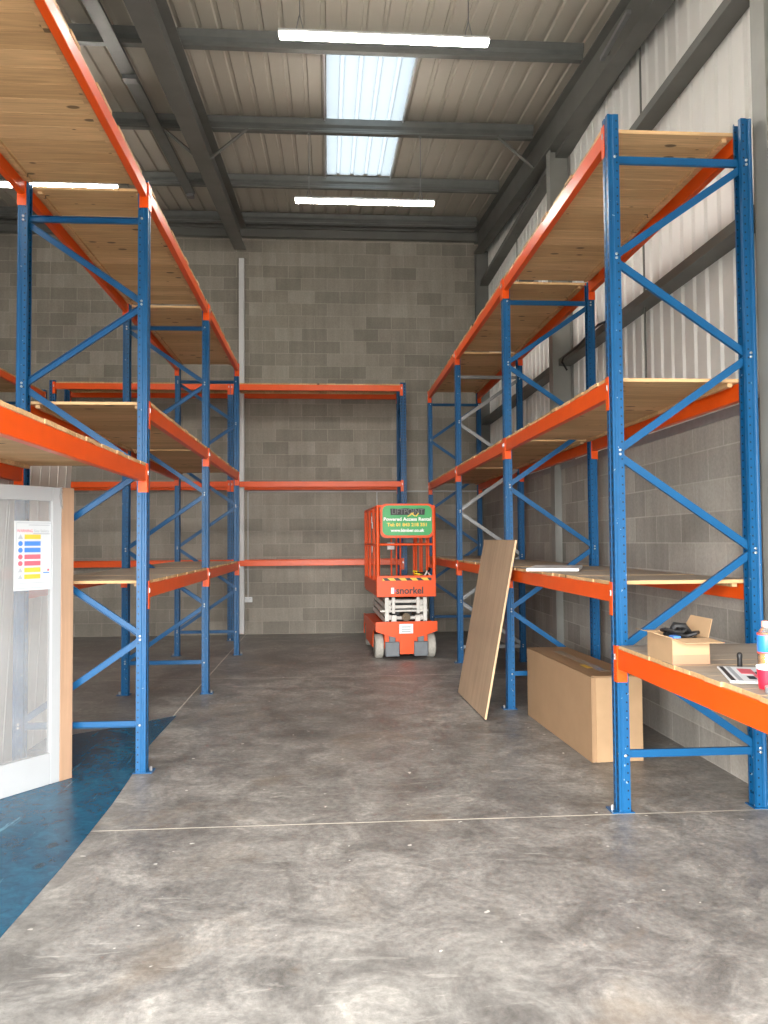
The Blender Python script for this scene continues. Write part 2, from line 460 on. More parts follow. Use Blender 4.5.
# front wall with the wide open doorway
OX0, OX1, OZ = -3.4, 2.4, 3.1
b = MB()
b.box((XL, YF-.2, 0), (OX0, YF, roof_z(YF))); b.box((OX1, YF-.2, 0), (XR+.2, YF, roof_z(YF))); b.box((OX0, YF-.2, OZ), (OX1, YF, roof_z(YF)))
struct(b.build('wall_front', M['block_back']), 'block wall around the open loading doorway behind the viewer', 'wall')

# roof sheet with a hole for the rooflight
SX0, SX1, SY0, SY1 = .0, .93, 7.62, 11.45
prx = trapezoid(XL-.2, XR+.3, .2, .022, .035, .012)
def roof_strip(b, xa, za, xb, zb, y0, y1):
    b.quad((xa, y0, roof_z(y0)+za), (xb, y0, roof_z(y0)+zb), (xb, y1, roof_z(y1)+zb), (xa, y1, roof_z(y1)+za))
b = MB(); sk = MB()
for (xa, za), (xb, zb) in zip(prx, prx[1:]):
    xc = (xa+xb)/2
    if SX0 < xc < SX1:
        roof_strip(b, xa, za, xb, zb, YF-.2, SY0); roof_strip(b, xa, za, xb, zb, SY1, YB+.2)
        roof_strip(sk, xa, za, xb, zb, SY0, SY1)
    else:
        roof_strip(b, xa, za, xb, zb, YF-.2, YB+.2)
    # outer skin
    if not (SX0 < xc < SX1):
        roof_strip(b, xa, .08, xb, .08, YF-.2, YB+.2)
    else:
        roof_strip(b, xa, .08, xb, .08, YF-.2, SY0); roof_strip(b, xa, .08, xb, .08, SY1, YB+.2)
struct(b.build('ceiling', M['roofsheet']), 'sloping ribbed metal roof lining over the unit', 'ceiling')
struct(sk.build('window_1', M['rooflight']), 'bright translucent rooflight sheet set in the roof', 'window')
b = MB()
for x in (SX0-.02, SX1+.01):
    b.prism([(SY0, roof_z(SY0)-.05), (SY1, roof_z(SY1)-.05), (SY1, roof_z(SY1)+.08), (SY0, roof_z(SY0)+.08)], 0, x-.008, x+.008)
struct(b.build('trim_1', M['white']), 'thin white edge trims along the rooflight', 'trim')

# purlins (Z sections along X)
n = 0
for yc in (13.25, 11.46, 9.5, 7.57, 5.65, 3.75, 1.85, -.05):
    zt = roof_z(yc)-.025; zb = zt-.2
    path = [(yc-.060, zb+.018), (yc-.060, zb), (yc, zb), (yc, zb+.045), (yc+.030, zb+.068), (yc+.030, zb+.105), (yc, zb+.130), (yc-.006, zt), (yc+.060, zt), (yc+.060, zt-.018)]
    m = MB(); m.prism(ribbon(path, .006), 0, XL, 2.58)
    n += 1
    struct(m.build('roof_purlin', M['purlin']), 'galvanised purlin running across under the roof sheet, row %d out from the back wall' % n if n > 1 else 'galvanised purlin against the back wall top', 'purlin')
# I-section rafters following the slope
def rafter(xc, fl, dep, label):
    m = MB()
    def zz(y): return roof_z(y)-.235
    y0, y1 = YF, 13.35
    def sl(x0, x1, d0, d1):
        m.prism([(y0, zz(y0)-d1), (y1, zz(y1)-d1), (y1, zz(y1)-d0), (y0, zz(y0)-d0)], 0, x0, x1)
    sl(xc-fl/2, xc+fl/2, 0, .014); sl(xc-.005, xc+.005, .014, dep-.014); sl(xc-fl/2, xc+fl/2, dep-.014, dep)
    struct(m.build('roof_rafter', M['steel']), label, 'rafter')
rafter(-1.47, .20, .40, 'grey steel rafter running down the roof left of the rooflight')
rafter(2.62, .17, .40, 'grey steel rafter along the top of the right wall')
rafter(-5.6, .20, .40, 'grey steel rafter above the far left racking')
# stub column under each rafter at the back wall
for xc, lab in ((-1.47, 'steel column set into the back wall behind the white boxing'), (-5.6, 'steel column set into the back wall at far left')):
    m = MB(); m.box((xc-.10, YB-.012, 0), (xc+.10, YB+.02, 6.56))
    struct(m.build('wall_column', M['block_back']), lab, 'column')
# fly braces
for (x0, s) in ((-1.47, -1), (-1.47, 1), (2.62, -1)):
    yc = 9.5; zt = roof_z(yc)-.2; zb = roof_z(yc)-.60
    m = MB(); m.tube([(x0+s*.05, yc-.05, zb), (x0+s*.52, yc-.05, zt)], .02, 4)
    struct(m.build('fly_brace', M['steel']), 'short diagonal strut from purlin to rafter, %s' % {(-1.47, -1): 'left side of the middle rafter', (-1.47, 1): 'right side of the middle rafter', (2.62, -1): 'beside the right wall'}[(x0, s)], 'brace')
# eaves beam on the back wall
m = MB(); m.box((XL, YB, 6.80), (XR+.25, YB+.2, 7.3)); struct(m.build('wall_back_cladding', M['steel']), 'dark closing strip between back wall and roof', 'wall')
m = MB(); m.box((XL, YB-.10, 6.80), (XR-.08, YB+.2, 6.93)); m.prism(ribbon([(YB-.16, 6.965), (YB-.16, 6.93), (YB, 6.93)], .006), 0, XL, XR-.08)
struct(m.build('eaves_beam', M['steel']), 'dark steel eaves beam capping the back block wall', 'beam')
# gable posts (I sections) on the right wall
def gable_post(y0, top, label):
    m = MB(); fl = .15
    m.box((2.56, y0, 0), (2.572, y0+fl, top)); m.box((2.572, y0+fl/2-.005, 0), (2.80, y0+fl/2+.005, top)); m.box((2.788, y0, 0), (2.80, y0+fl, top))
    struct(m.build('wall_column', M['steel_lit']), label, 'column')
gable_post(8.75, roof_z(8.8)-.6, 'grey steel wall post half way along the right wall')
gable_post(4.34, roof_z(4.4)-.6, 'grey steel wall post behind the nearest right frame')
gable_post(.1, roof_z(.1)-.6, 'grey steel wall post near the open front')
m = MB(); m.box((2.585, 13.40, 0), (2.80, 13.412, 6.6)); m.box((2.69, 13.41, 0), (2.70, 13.58, 6.6)); m.box((2.585, 13.58, 0), (2.80, 13.592, 6.6))
struct(m.build('wall_column', M['steel']), 'grey steel corner column between back wall and right cladding', 'column')
# side rails: lipped channel with its web level
def rail(z, label):
    m = MB()
    path = [(2.67, z-.012), (2.65, z-.012), (2.65, z-.075), (2.795, z-.075), (2.795, z-.005)]
    path = [(2.672, z), (2.65, z), (2.65, z-.07), (2.795, z-.07), (2.795, z)]
    m.prism(ribbon(path, .005), 1, YF, 13.55)
    struct(m.build('cladding_rail', M['steel']), label, 'rail')
rail(3.63, 'horizontal steel cladding rail, lowest on the right wall'); rail(5.15, 'horizontal steel cladding rail at mid height on the right wall'); rail(6.06, 'horizontal steel cladding rail under the right rafter')
m = MB(); m.prism(ribbon([(2.655, 2.36), (2.655, 2.425), (2.80, 2.43)], .004), 1, YF, 13.5)
struct(m.build('trim_2', M['galv']), 'galvanised flashing along the block wall top', 'trim')
# sag rods between rails
for y0, za, zb in ((6.55, 2.43, 3.56), (6.55, 3.63, 5.08), (6.55, 5.15, 6.0), (11.05, 2.43, 3.56), (11.05, 3.63, 5.08), (11.05, 5.15, 6.0)):
    m = MB(); m.tube([(2.73, y0, za), (2.73, y0, zb)], .009, 6)
    struct(m.build('sag_rod', M['steel']), 'thin steel rod tying the cladding rails, %s, %s' % ('near half' if y0 < 9 else 'far half', {2.43: 'lowest span', 3.63: 'middle span', 5.15: 'top span'}[za]), 'rod')
# pale lap joint of two sheets
# white boxing up the back wall
m = MB(); m.box((-1.505, YB-.105, .02), (-1.415, YB-.013, 6.42), .004)
struct(m.build('trim_3', M['white']), 'tall white boxing running up the back wall', 'trim')

# ---------------------------------------------------------------- racking
P, DEP, UD = 2.79, .88, .07
_cache = {}
def upright_mesh(h):
    if ('u', h) in _cache: return _cache[('u', h)]
    half = [(.0450, .012), (.0412, .017), (.0412, .030), (.0450, .035), (.0450, .066), (.030, .070), (.022, .070)]
    path = [(-x, y) for x, y in half[::-1]]+[(-.0450, .0020), (-.0430, .0008), (-.012, .0008), (-.009, .005), (.009, .005), (.012, .0008), (.0430, .0008), (.0450, .0020)]+half
    m = MB(); m.prism(ribbon(path, .0018), 2, .004, h)
    _cache[('u', h)] = m.mesh('upright', M['upright']); return _cache[('u', h)]
def foot_mesh():
    if 'f' in _cache: return _cache['f']
    m = MB(); m.box((-.055, -.045, 0), (.055, .085, .006)); m.box((-.040, .008, .006), (.040, .062, .07), .003)
    m.mi = 1
    for x in (-.0,): m.lathe([(.010, .006), (.010, .03), (.006, .034)], 6, (x, -.025, 0))
    _cache['f'] = m.mesh('foot_plate', [M['blue'], M['zinc']]); return _cache['f']
def brace_obj(p, q, parent, mat, label=None):
    """channel between two points of the frame plane (y, z) in rack-local coords at x"""
    (x, y0, z0), (_, y1, z1) = p, q
    Ln = math.hypot(y1-y0, z1-z0); a = math.atan2(z1-z0, y1-y0)
    key = ('b', round(Ln, 3), mat.name)
    if key not in _cache:
        m = MB()
        path = [(-.010, -.020), (.011, -.020), (.011, .020), (-.010, .020)]
        m.prism(ribbon(path, .003), 1, -Ln/2-.012, Ln/2+.012)
        m.mi = 1
        for yy in (-Ln/2, Ln/2):
            for xx in (-.049, .049):
                s = 1 if xx > 0 else -1
                m.lathe([(.0085, xx), (.0085, xx+s*.005), (.005, xx+s*.007)], 6, (0, yy, 0), 'x')
        _cache[key] = m.mesh('brace', [mat, M['zinc']])
    o = link('brace', _cache[key], parent, (x, (y0+y1)/2, (z0+z1)/2), (a, 0, 0))
    if label: o['label'] = label
    return o
def beam_mesh(h, span):
    key = ('beam', h, round(span, 3))
    if key not in _cache:
        m = MB(); m.box((-span/2+.0495, .004, -h), (span/2-.0495, .052, 0), .005)
        _cache[key] = m.mesh('beam', M['orange'])
    return _cache[key]
def conn_mesh(side, h, span):
    key = ('c', side, h, round(span, 3))
    if key not in _cache:
        m = MB(); s = side; xe = s*span/2
        def bx(xa, xb, y0, y1, z0, z1):
            xa, xb = xe-s*xa, xe-s*xb
            m.box((min(xa, xb), y0, z0), (max(xa, xb), y1, z1))
        bx(.0455, .0495, -.004, .058, -h-.075, .018)
        bx(.004, .0495, -.0045, -.0005, -h-.075, .018)
        m.mi = 1
        bx(.018, .030, -.0095, -.0045, -.062, -.030)
        _cache[key] = m.mesh('end_connector', [M['orange'], M['zinc']])
    return _cache[key]
def deck_mesh(v, span, x0=None, x1=None):
    key = ('d', v, round(span, 3))
    if key not in _cache:
        r = random.Random(40+v); m = MB(); w = .149
        xa, xb = -span/2+.058, span/2-.058
        k = math.floor(xa/w)
        while k*w < xb:
            p, q = max(xa, k*w)+.0012, min(xb, (k+1)*w)-.0012
            if q-p > .02:
                e0, e1 = r.uniform(-.004, .012), r.uniform(-.004, .012); dz = r.uniform(0, .0022)
                m.box((p, .002+e0, .0005), (q, DEP-.002-e1, .021+dz), .0018)
            k += 1
        # battens that keep the boards together, tucked inside the beams
        for y in (.085, DEP-.115):
            m.box((xa+.03, y, -.022), (xb-.03, y+.03, .0005))
        _cache[key] = m.mesh('shelf_deck', M['wood'])
    return _cache[key]

ZN = [.335+.5765*k for k in range(7)]     # brace nodes
def frame(rack, x, h, dz=0, mat=None, label=None):
    for y, rz in ((0, 0), (DEP, PI)):
        u = link('upright', upright_mesh(h), rack, (x, y, 0), (0, 0, rz))
        link('foot_plate', foot_mesh(), u)
    mt = mat or M['blue']; yf, yr = .040, DEP-.040
    z = [q+dz for q in ZN]
    brace_obj((x, yf, z[0]-.012), (x, yr, z[0]-.012), rack, mt, label)
    brace_obj((x, yf, z[6]+.014), (x, yr, z[6]+.014), rack, mt, label)
    for k in range(6):                    # rear-top first, then zigzag down
        a, c = (yr, yf) if k % 2 == 0 else (yf, yr)
        brace_obj((x, a, z[6-k]-.012), (x, c, z[5-k]+.012), rack, mt, label)
def bay(rack, xa, span, levels):
    xc = xa+span/2
    for z, h, deck in levels:
        for y, rz in ((0, 0), (DEP, PI)):
            bm_ = link('beam', beam_mesh(h, span), rack, (xc, y, z), (0, 0, rz))
            for s in (-1, 1): link('end_connector', conn_mesh(s, h, span), bm_)
        if deck:
            link('shelf_deck', deck_mesh(random.randrange(4), span), rack, (xc, 0, z))

# right run: local x -> world -Y, local y -> world X
right = thing('pallet_rack', 'long blue and orange pallet racking along the right wall', 'rack', (1.65, 4.495, 0), -PI/2)
for k, (h, dz, mt, lb) in enumerate([(4.065, 0, None, None), (4.0, 0, None, None), (4.0, -.125, M['galv'], 'bare galvanised brace'), (4.0, 0, None, None)]):
    frame(right, -k*P, h, dz, mt, lb)
frame(right, P, 4.065)
for k in range(3): bay(right, -(k+1)*P, P, [(1.292, .1, 1), (2.498, .105, 1), (4.008, .1, 1)])
bay(right, 0, P, [(.93, .115, 1)])
# left run
left = thing('pallet_rack', 'blue and orange pallet racking on the left beside the glazed door', 'rack', (-1.24, 5.545, 0), PI/2)
for k in range(-1, 3): frame(left, k*P, 4.075 if k < 1 else 4.06)
for k in range(2): bay(left, k*P, P, [(1.277, .1, 1), (2.525, .1, 1), (4.045, .085, 1)])
bay(left, -P, P, [(2.085, .105, 1), (4.045, .085, 1)])
# back run (no turn)
DEP_KEEP = DEP; DEP = .78
_cache = {k: v for k, v in _cache.items() if k[0] not in ('d', 'b')}
back = thing('pallet_rack', 'blue and orange racking standing against the back wall behind the lift', 'rack', (-1.56, 12.74, 0))
for k in (-1, 0, 1): frame(back, k*P, 4.15)
for k in (-1, 0): bay(back, k*P, P, [(1.267, .09, 0), (2.535, .09, 0), (4.105, .095, 1)])
DEP = DEP_KEEP
_cache = {k: v for k, v in _cache.items() if k[0] not in ('d', 'b')}
farl = thing('pallet_rack', 'racking glimpsed at far left beyond the nearest left frame', 'rack', (-4.50, 12.9, 0), PI/2)
for k in (-1, 0): frame(farl, k*P, 4.02)
bay(farl, -P, P, [(1.235, .1, 1), (2.483, .1, 1), (3.97, .095, 1)])

# ---------------------------------------------------------------- lights hung from the roof
def led(x, y, z, label, half=.84):
    t = thing('ceiling_light', label, 'light', (x, y, z), 0, 'suspended linear lights')
    m = MB(); m.prism([(-.034, 0), (.034, 0), (.034, .018), (.018, .032), (-.018, .032), (-.034, .018)], 0, -half-.008, half+.008)
    m.build('housing', M['white'], t)
    m = MB(); m.box((-half, -.031, -.036), (half, .031, 0), .008)
    m.build('diffuser', M['led'], t)
    top = roof_z(y)-.06-z
    if abs(y-9.45) < .2: top = roof_z(9.5)-.235-z
    for s in (-.68, .68):
        c = MB(); c.tube([(s-.03, 0, .03), (s, .0, .16), (s+.004, 0, top)], .005, 6); c.tube([(s+.03, 0, .03), (s, 0, .16)], .004, 6)
        c.tube([(s, 0, top-.03), (s+.02, 0, top-.01), (s, 0, top), (s-.02, 0, top-.01)], .008, 6)
        c.build('suspension_cable', M['galv'], t)
    return t
led(.47, 6.17, 5.605, 'bright linear light hanging nearest, crossing the top of the view')
led(.465, 9.45, 5.705, 'bright linear light hanging over the aisle below the rooflight')
led(-3.25, 9.13, 5.67, 'bright linear light seen above the left racking top')
led(.47, 2.7, 5.2, 'added unseen linear light over the aisle above the viewer')  # lamp added out of view to light the front of the aisle
led(-3.25, 2.7, 5.2, 'added unseen linear light over the left side near the front')  # another added lamp, never seen, for extra light
led(-6.6, 9.13, 5.67, 'added unseen linear light over the far left bay')  # added for its light, outside the frame

# perforated cable tray under the purlins, left
t = thing('cable_tray', 'long galvanised cable tray fixed below the purlins at left', 'cable tray', (-2.02, 7.2, roof_z(7.2)-.26))
def tz(y): return -SL*(7.2-y)
m = MB()
y0, y1 = -3.2, 4.5
def quadprism(m, xa, xb, z0, z1):
    m.prism([(y0, tz(7.2+y0)+z0), (y1, tz(7.2+y1)+z0), (y1, tz(7.2+y1)+z1), (y0, tz(7.2+y0)+z1)], 0, xa, xb)
quadprism(m, -.07, .07, 0, .004); quadprism(m, -.07, -.066, 0, .03); quadprism(m, .066, .07, 0, .03)
m.build('tray', M['purlin'], t)
m = MB()
for yy in (.9,): m.box((-.06, yy-.05, tz(7.2+yy)-.05), (.08, yy+.05, tz(7.2+yy)))
m.build('junction_box', M['galv'], t)
m = MB(); m.box((-.05, y1-.05, tz(7.2+y1)-.05), (.05, y1+.05, tz(7.2+y1)), .004); m.build('end_box', M['galv'], t)

t = thing('conduit_stub', 'short pale conduit fixed along the right rafter near the top edge', 'conduit', (2.50, 6.75, roof_z(6.75)-.55))
m = MB(); m.box((-.02, -.55, -.02+.0), (.02, .10, .02), .004); m.build('body', M['galv'], t)
m = MB(); m.box((.0, -.02, -.012), (.036, .02, .012)); m.build('bracket', M['steel'], t)

# conduit and socket on the back wall
t = thing('wall_conduit', 'thin pale conduit with double socket on the back wall', 'conduit', (-1.36, YB, 0))
m = MB(); m.tube([(0, -.014, 2.42), (4.0, -.014, 2.42)], .011, 8); m.build('pipe', M['white'], t)
m = MB(); m.tube([(0, -.014, 2.42), (0, -.014, .64)], .009, 8); m.build('pipe', M['white'], t)
m = MB(); m.tube([(2.2, -.014, 2.42), (2.2, -.014, .64)], .009, 8); m.build('pipe', M['white'], t)
m = MB(); m.box((-.075, -.045, .545), (.075, 0, .635), .006); m.mi = 1
for s in (-.035, .035): m.box((s-.008, -.048, .60), (s+.008, -.044, .615))
m.build('socket', [M['white'], M['ink_grey']], t)

# black cable over the right-hand rail
t = thing('power_cable', 'loose black cable draped over the right wall cladding rail', 'cable', (2.60, 7.6, 3.55))
m = MB(); pts = [(.06, .95, -.10), (-.01, .9, -.02), (-.02, .8, .01), (.0, .4, .02), (-.01, 0, .05), (-.02, -.3, .06), (-.005, -.55, .035), (.02, -.62, .09)]
m.tube(pts, .011, 8); m.build('lead', M['black'], t, smooth=True)
m = MB(); m.tube([(-.015, -.15, .03), (-.02, -.2, -.05), (-.01, -.05, -.07), (-.015, .05, .02)], .010, 8); m.build('loop', M['black'], t, smooth=True)

# ---------------------------------------------------------------- blue film on the floor
def smooth_poly(pts): return pts
fp = [(-1.29, 2.2), (-1.30, 3.3), (-1.285, 3.95), (-1.288, 4.44), (-1.292, 4.86), (-1.315, 5.36), (-1.38, 6.26), (-1.37, 7.28), (-1.72, 6.95), (-2.12, 6.62), (-2.3, 6.5), (-3.6, 6.4), (-3.6, 2.2)]
m = MB(); m.prism(fp, 2, .0005, .0022)
tag(m.build('floor_film', M['film']), 'blue protective plastic film laid on the floor at left', 'plastic film')

# ---------------------------------------------------------------- pale panels behind the left frame
t = thing('wall_panel', 'tall pale grey sheet panels stood behind the nearest left frame', 'panel', (-2.26, 5.55, 0))
m = MB()
Rl = Matrix.Rotation(math.radians(3.0), 4, 'Y')
for k, y in enumerate((-1.25, -.01)):
    m.box((-.05, y, .004), (0, y+1.235, 2.40), .004, Rl)
m.build('sheet', simple('pale_panel', (.62, .585, .54, 1), .55, 0, .1, 4), t)
m = MB()
for k in range(13):
    m.box((-.0005, -1.2+k*.19, .03), (.004, -1.17+k*.19, 2.38), 0, Rl)
m.build('rib', simple('pale_panel_rib', (.56, .53, .49, 1), .55, 0, .1, 4), t)

# ---------------------------------------------------------------- glazed door
ang = math.atan2(-.818, -.575)
door = thing('glazed_door', 'white framed glazed door standing at an angle by the left racking', 'door', (-1.728-.0385, 5.40+.027, .003), ang)
DW, DH, DT = .76, 1.925, .044
m = MB(); m.box((.053, 0, 0), (.120, DT, DH), .003); m.build('stile', M['doorwhite'], door)
m = MB(); m.box((DW-.09, 0, 0), (DW, DT, DH), .003); m.build('stile', M['doorwhite'], door)
m = MB(); m.box((.120, .001, 0), (DW-.09, DT-.001, .20), .003); m.build('rail', M['doorwhite'], door)
m = MB(); m.box((.120, .001, 1.833), (DW-.09, DT-.001, DH), .003); m.build('rail', M['doorwhite'], door)
m = MB(); m.box((-.040, -.035, 0), (.053, DT+.004, DH+.0), .002); x = m.build('lining', M['bare'], door); x['label'] = 'bare unpainted timber edge'
m = MB(); m.box((-.044, -.012, .985), (-.0395, .012, 1.005)); m.box((-.044, .020, .985), (-.0395, .034, 1.005)); x = m.build('latch_hole', M['text_black'], door)
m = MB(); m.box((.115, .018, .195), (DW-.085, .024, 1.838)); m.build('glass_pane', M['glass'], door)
m = MB(); m.prism([(.046, 1.78), (.066, 1.80), (.078, 1.86), (.068, 1.93), (.045, 1.935), (.054, 1.86)], 1, DT+.0045, DT+.007); x = m.build('film_scrap', M['clear'], door)
# sign on the glass
sg = thing('safety_sign', 'site safety notice with coloured bars fixed to the door glass', 'sign', (-1.728-.0385, 5.40+.027, .003), ang)
sx0, sx1, sz0, sz1 = .122, .382, 1.258, 1.700
yF = .0245
m = MB(); m.box((sx0, yF, sz0), (sx1, yF+.004, sz1)); m.build('board', M['signwhite'], sg)
yT = yF+.0042
def bar(name, xa, xb, za, zb, mat):   # xa measured from the sign's left as the viewer reads it
    q = MB(); q.box((sx1-xb, yF+.0035, za), (sx1-xa, yT+.0006, zb)); return q.build(name, mat, sg)
def sz(py): return sz1-(py-521)/69*(sz1-sz0)
for py, mt in ((536.8, 'ink_yellow'), (543.5, 'ink_blue'), (550, 'ink_blue'), (556.7, 'ink_red'), (563.2, 'ink_red'), (569.8, 'ink_yellow'), (576.4, 'ink_yellow')):
    bar('warning_bar', .070, .185, sz(py+2.3), sz(py-2.3), M[mt])
    q = MB(); cx, cz = sx1-.042, sz(py)
    if mt == 'ink_yellow': q.prism([(cx-.018, cz-.014), (cx+.018, cz-.014), (cx, cz+.016)], 1, yF+.0035, yT+.0006)
    else: q.lathe([(.016, yF+.0035), (.016, yT+.0006)], 16, (cx, 0, cz), 'y')
    q.build('pictogram', M['ink_grey' if mt == 'ink_yellow' else mt], sg)
bar('border_line', .012, .258, sz(523.2), sz(522.6), M['ink_grey']); bar('border_line', .012, .258, sz(588), sz(587.4), M['ink_grey'])
bar('border_line', .012, .0145, sz(588), sz(522.6), M['ink_grey']); bar('border_line', .125, .127, sz(588), sz(583), M['ink_grey'])
bar('small_print', .03, .25, sz(583), sz(582.4), M['ink_grey']); bar('small_print', .10, .25, sz(525.4), sz(524.6), M['ink_grey'])
bar('small_print', .13, .25, sz(534.2), sz(533.2), M['ink_grey']); bar('small_print', .205, .25, sz(573.6), sz(572.4), M['ink_blue']); bar('small_print', .235, .25, sz(571.4), sz(569.2), M['ink_red'])
text('lettering', 'WARNING', .026, sg, (sx1-.072, yT+.001, sz(531)), (PI/2, 0, PI), M['ink_red'], .0005, width=.110)
text('lettering', 'Site Safety', .026, sg, (sx1-.190, yT+.001, sz(531)), (PI/2, 0, PI), M['ink_grey'], .0005, width=.110)

# ---------------------------------------------------------------- leaning board
def frame_obj(m, o, xax, yax, zax):
    return Matrix(((xax[0], yax[0], zax[0], o[0]), (xax[1], yax[1], zax[1], o[1]), (xax[2], yax[2], zax[2], o[2]), (0, 0, 0, 1)))
B0 = Vector((1.350, 6.80, .012)); B1 = Vector((1.325, 8.05, .012)); T0 = Vector((1.640, 6.80, 1.56))
ex = (B1-B0).normalized(); ez = (T0-B0); H = ez.length; ez.normalize(); ez = (ez-ex*ez.dot(ex)).normalized(); ey = ez.cross(ex)
m = MB(); m.box((0, -.009, 0), ((B1-B0).length, .009, H)); m.mi = 1
m.box((-.0015, -.0085, .001), (0, .0085, H-.001)); m.box((0, -.0085, H), ((B1-B0).length, .0085, H+.0015))
o = m.build('timber_board', [M['ply'], M['plyedge']]); o.matrix_world = frame_obj(m, B0, ex, ey, ez)
tag(o, 'tall brown timber sheet leaning against the right racking', 'board')

# white sheet on the low shelf
m = MB(); m.box((-.40, -.20, 0), (.40, .20, .024), .002)
tag(m.build('white_board', M['white'], None, (1.865, 6.38, 1.3165), (0, 0, math.radians(70))), 'flat white board lying on the low right shelf', 'board')

# ---------------------------------------------------------------- big carton on the floor
t = thing('cardboard_box', 'long closed brown cardboard box on floor under the right racking', 'box', (1.80, 6.22, 0), math.radians(2.2))
m = MB(); bw, bl, bh = .36, 1.54, .60
m.box((.02, -bl/2, .004), (bw, bl/2, bh-.006), .008); m.build('body', M['card'], t)
m = MB(); m.box((.0, -bl/2-.012, .002), (.006, bl/2, bh), .001); m.prism([(.006, -bl/2-.002), (.05, -bl/2-.002), (.006, -bl/2+.004)], 2, .004, bh-.01)
m.build('side_flap', M['card'], t)
m = MB(); m.box((.035, -bl/2-.008, .004), (bw+.012, -bl/2-.002, bh-.008), .001); x = m.build('end_flap', M['cardlight'], t)
m = MB(); m.box((.0, -bl/2, bh-.006), (bw*.55, bl/2, bh), .001); m.box((bw*.5, -bl/2, bh-.008), (bw+.005, bl/2, bh-.002), .001); m.build('lid', M['card'], t)
m = MB(); m.box((bw*.42, -bl/2+.2, bh+.0002), (bw*.62, bl/2-.25, bh+.0012)); x = m.build('tape', simple('pale_tape', (.45, .36, .26, 1), .25), t)
m = MB(); m.box((bw*.30, -.42, bh+.0003), (bw*.42, -.26, bh+.0016)); x = m.build('label_sticker', M['ink_yellow'], t); x['label'] = 'yellow sticker'

# ---------------------------------------------------------------- things on the near shelf
ZS = .93+.0232
t = thing('carton', 'small open cardboard carton on the nearest low shelf', 'box', (1.655, 3.72, ZS))
w, d, h, q = .185, .30, .125, .003
m = MB(); m.box((0, 0, 0), (w, d, q)); m.box((0, 0, q), (w, q, h)); m.box((0, d-q, q), (w, d, h)); m.box((0, q, q), (q, d-q, h)); m.box((w-q, q, q), (w, d-q, h))
m.build('body', M['cardlight'], t)
m = MB(); m.box((-.0006, -.0008, 0), (w+.0006, -.0002, .045)); m.build('tape_band', M['cardin'], t)
def flap(pts):
    f = MB(); 
    a = [Vector(p) for p in pts]; nn = (a[1]-a[0]).cross(a[2]-a[1]).normalized()*.003
    lo = [f.bm.verts.new(p) for p in a]; hi = [f.bm.verts.new(p+nn) for p in a]
    f._face(lo[::-1]); f._face(hi)
    for i in range(4): f._face([lo[i], lo[(i+1) % 4], hi[(i+1) % 4], hi[i]])
    return f.build('flap', M['cardlight'], t)
flap([(0, 0, h), (w, 0, h), (w+.03, -.085, h-.012), (.03, -.085, h-.012)])
flap([(0, d, h), (w, d, h), (w-.01, d+.085, h-.004), (.01, d+.085, h-.004)])
flap([(0, 0, h), (0, d, h), (-.07, d-.02, h+.018), (-.07, .05, h+.02)])
flap([(w, .012, h), (w, d-.004, h), (w+.045, d-.01, h+.085), (w+.045, .06, h+.085)])
# black tool bag / cable bundle in it
t = thing('cable_bundle', 'black bundle of cable sitting in the small open carton', 'cable', (1.655+.095, 3.72+.13, ZS+.004))
m = MB(); r = random.Random(3); pts = []
for k in range(90):
    a = k*.55; rad = .055+.020*math.sin(k*.9); pts.append((rad*math.cos(a)*1.1, rad*math.sin(a)*1.5, .012+k*.00155+.008*math.sin(k*1.7)))
m.tube(pts, .009, 8); m.build('coil', M['black'], t, smooth=True)
m = MB(); m.tube([(-.05, .02, .12), (-.02, .0, .172), (.02, -.01, .165), (.06, .0, .13)], [.012, .018, .018, .01], 8); m.build('plug', M['black'], t, smooth=True)
m = MB(); m.box((-.075, -.10, .105), (-.035, -.04, .128), .006); x = m.build('blue_tie', M['ink_blue'], t)

# marker pen standing on its end
t = thing('marker_pen', 'black marker standing upright beside the leaflet', 'pen', (1.925, 3.60, ZS))
m = MB(); m.lathe([(.0105, 0), (.0115, .004), (.0115, .046)], 16); m.build('barrel', M['black'], t, smooth=True)
m = MB(); m.lathe([(.0125, .046), (.0125, .062), (.009, .068), (.005, .071)], 16); m.build('cap', M['text_black'], t, smooth=True)
# magazine
t = thing('magazine', 'printed magazine lying by the red cup on the near shelf', 'magazine', (1.849, 3.382, ZS), math.radians(-19.5))
m = MB(); m.box((-.105, -.205, 0), (.105, .205, .004), .001); m.box((-.103, -.203, .004), (.103, .203, .0075), .001); m.build('pages', M['paper'], t)
def patch(xa, ya, xb, yb, mat, nm='print'):
    q = MB(); q.box((xa, ya, .0074), (xb, yb, .0082)); q.build(nm, mat, t)
patch(-.098, -.19, -.080, .19, M['text_black']); patch(-.068, -.19, -.050, .19, M['ink_grey']); patch(-.030, .0, .03, .14, M['ink_red']); patch(.015, -.12, .05, -.01, M['ink_red'])
patch(-.02, -.14, .012, -.06, M['text_black']); patch(.032, .01, .045, .06, M['text_black']); patch(.05, -.05, .098, -.02, M['ink_grey']); patch(.05, .06, .098, .08, M['ink_grey'])
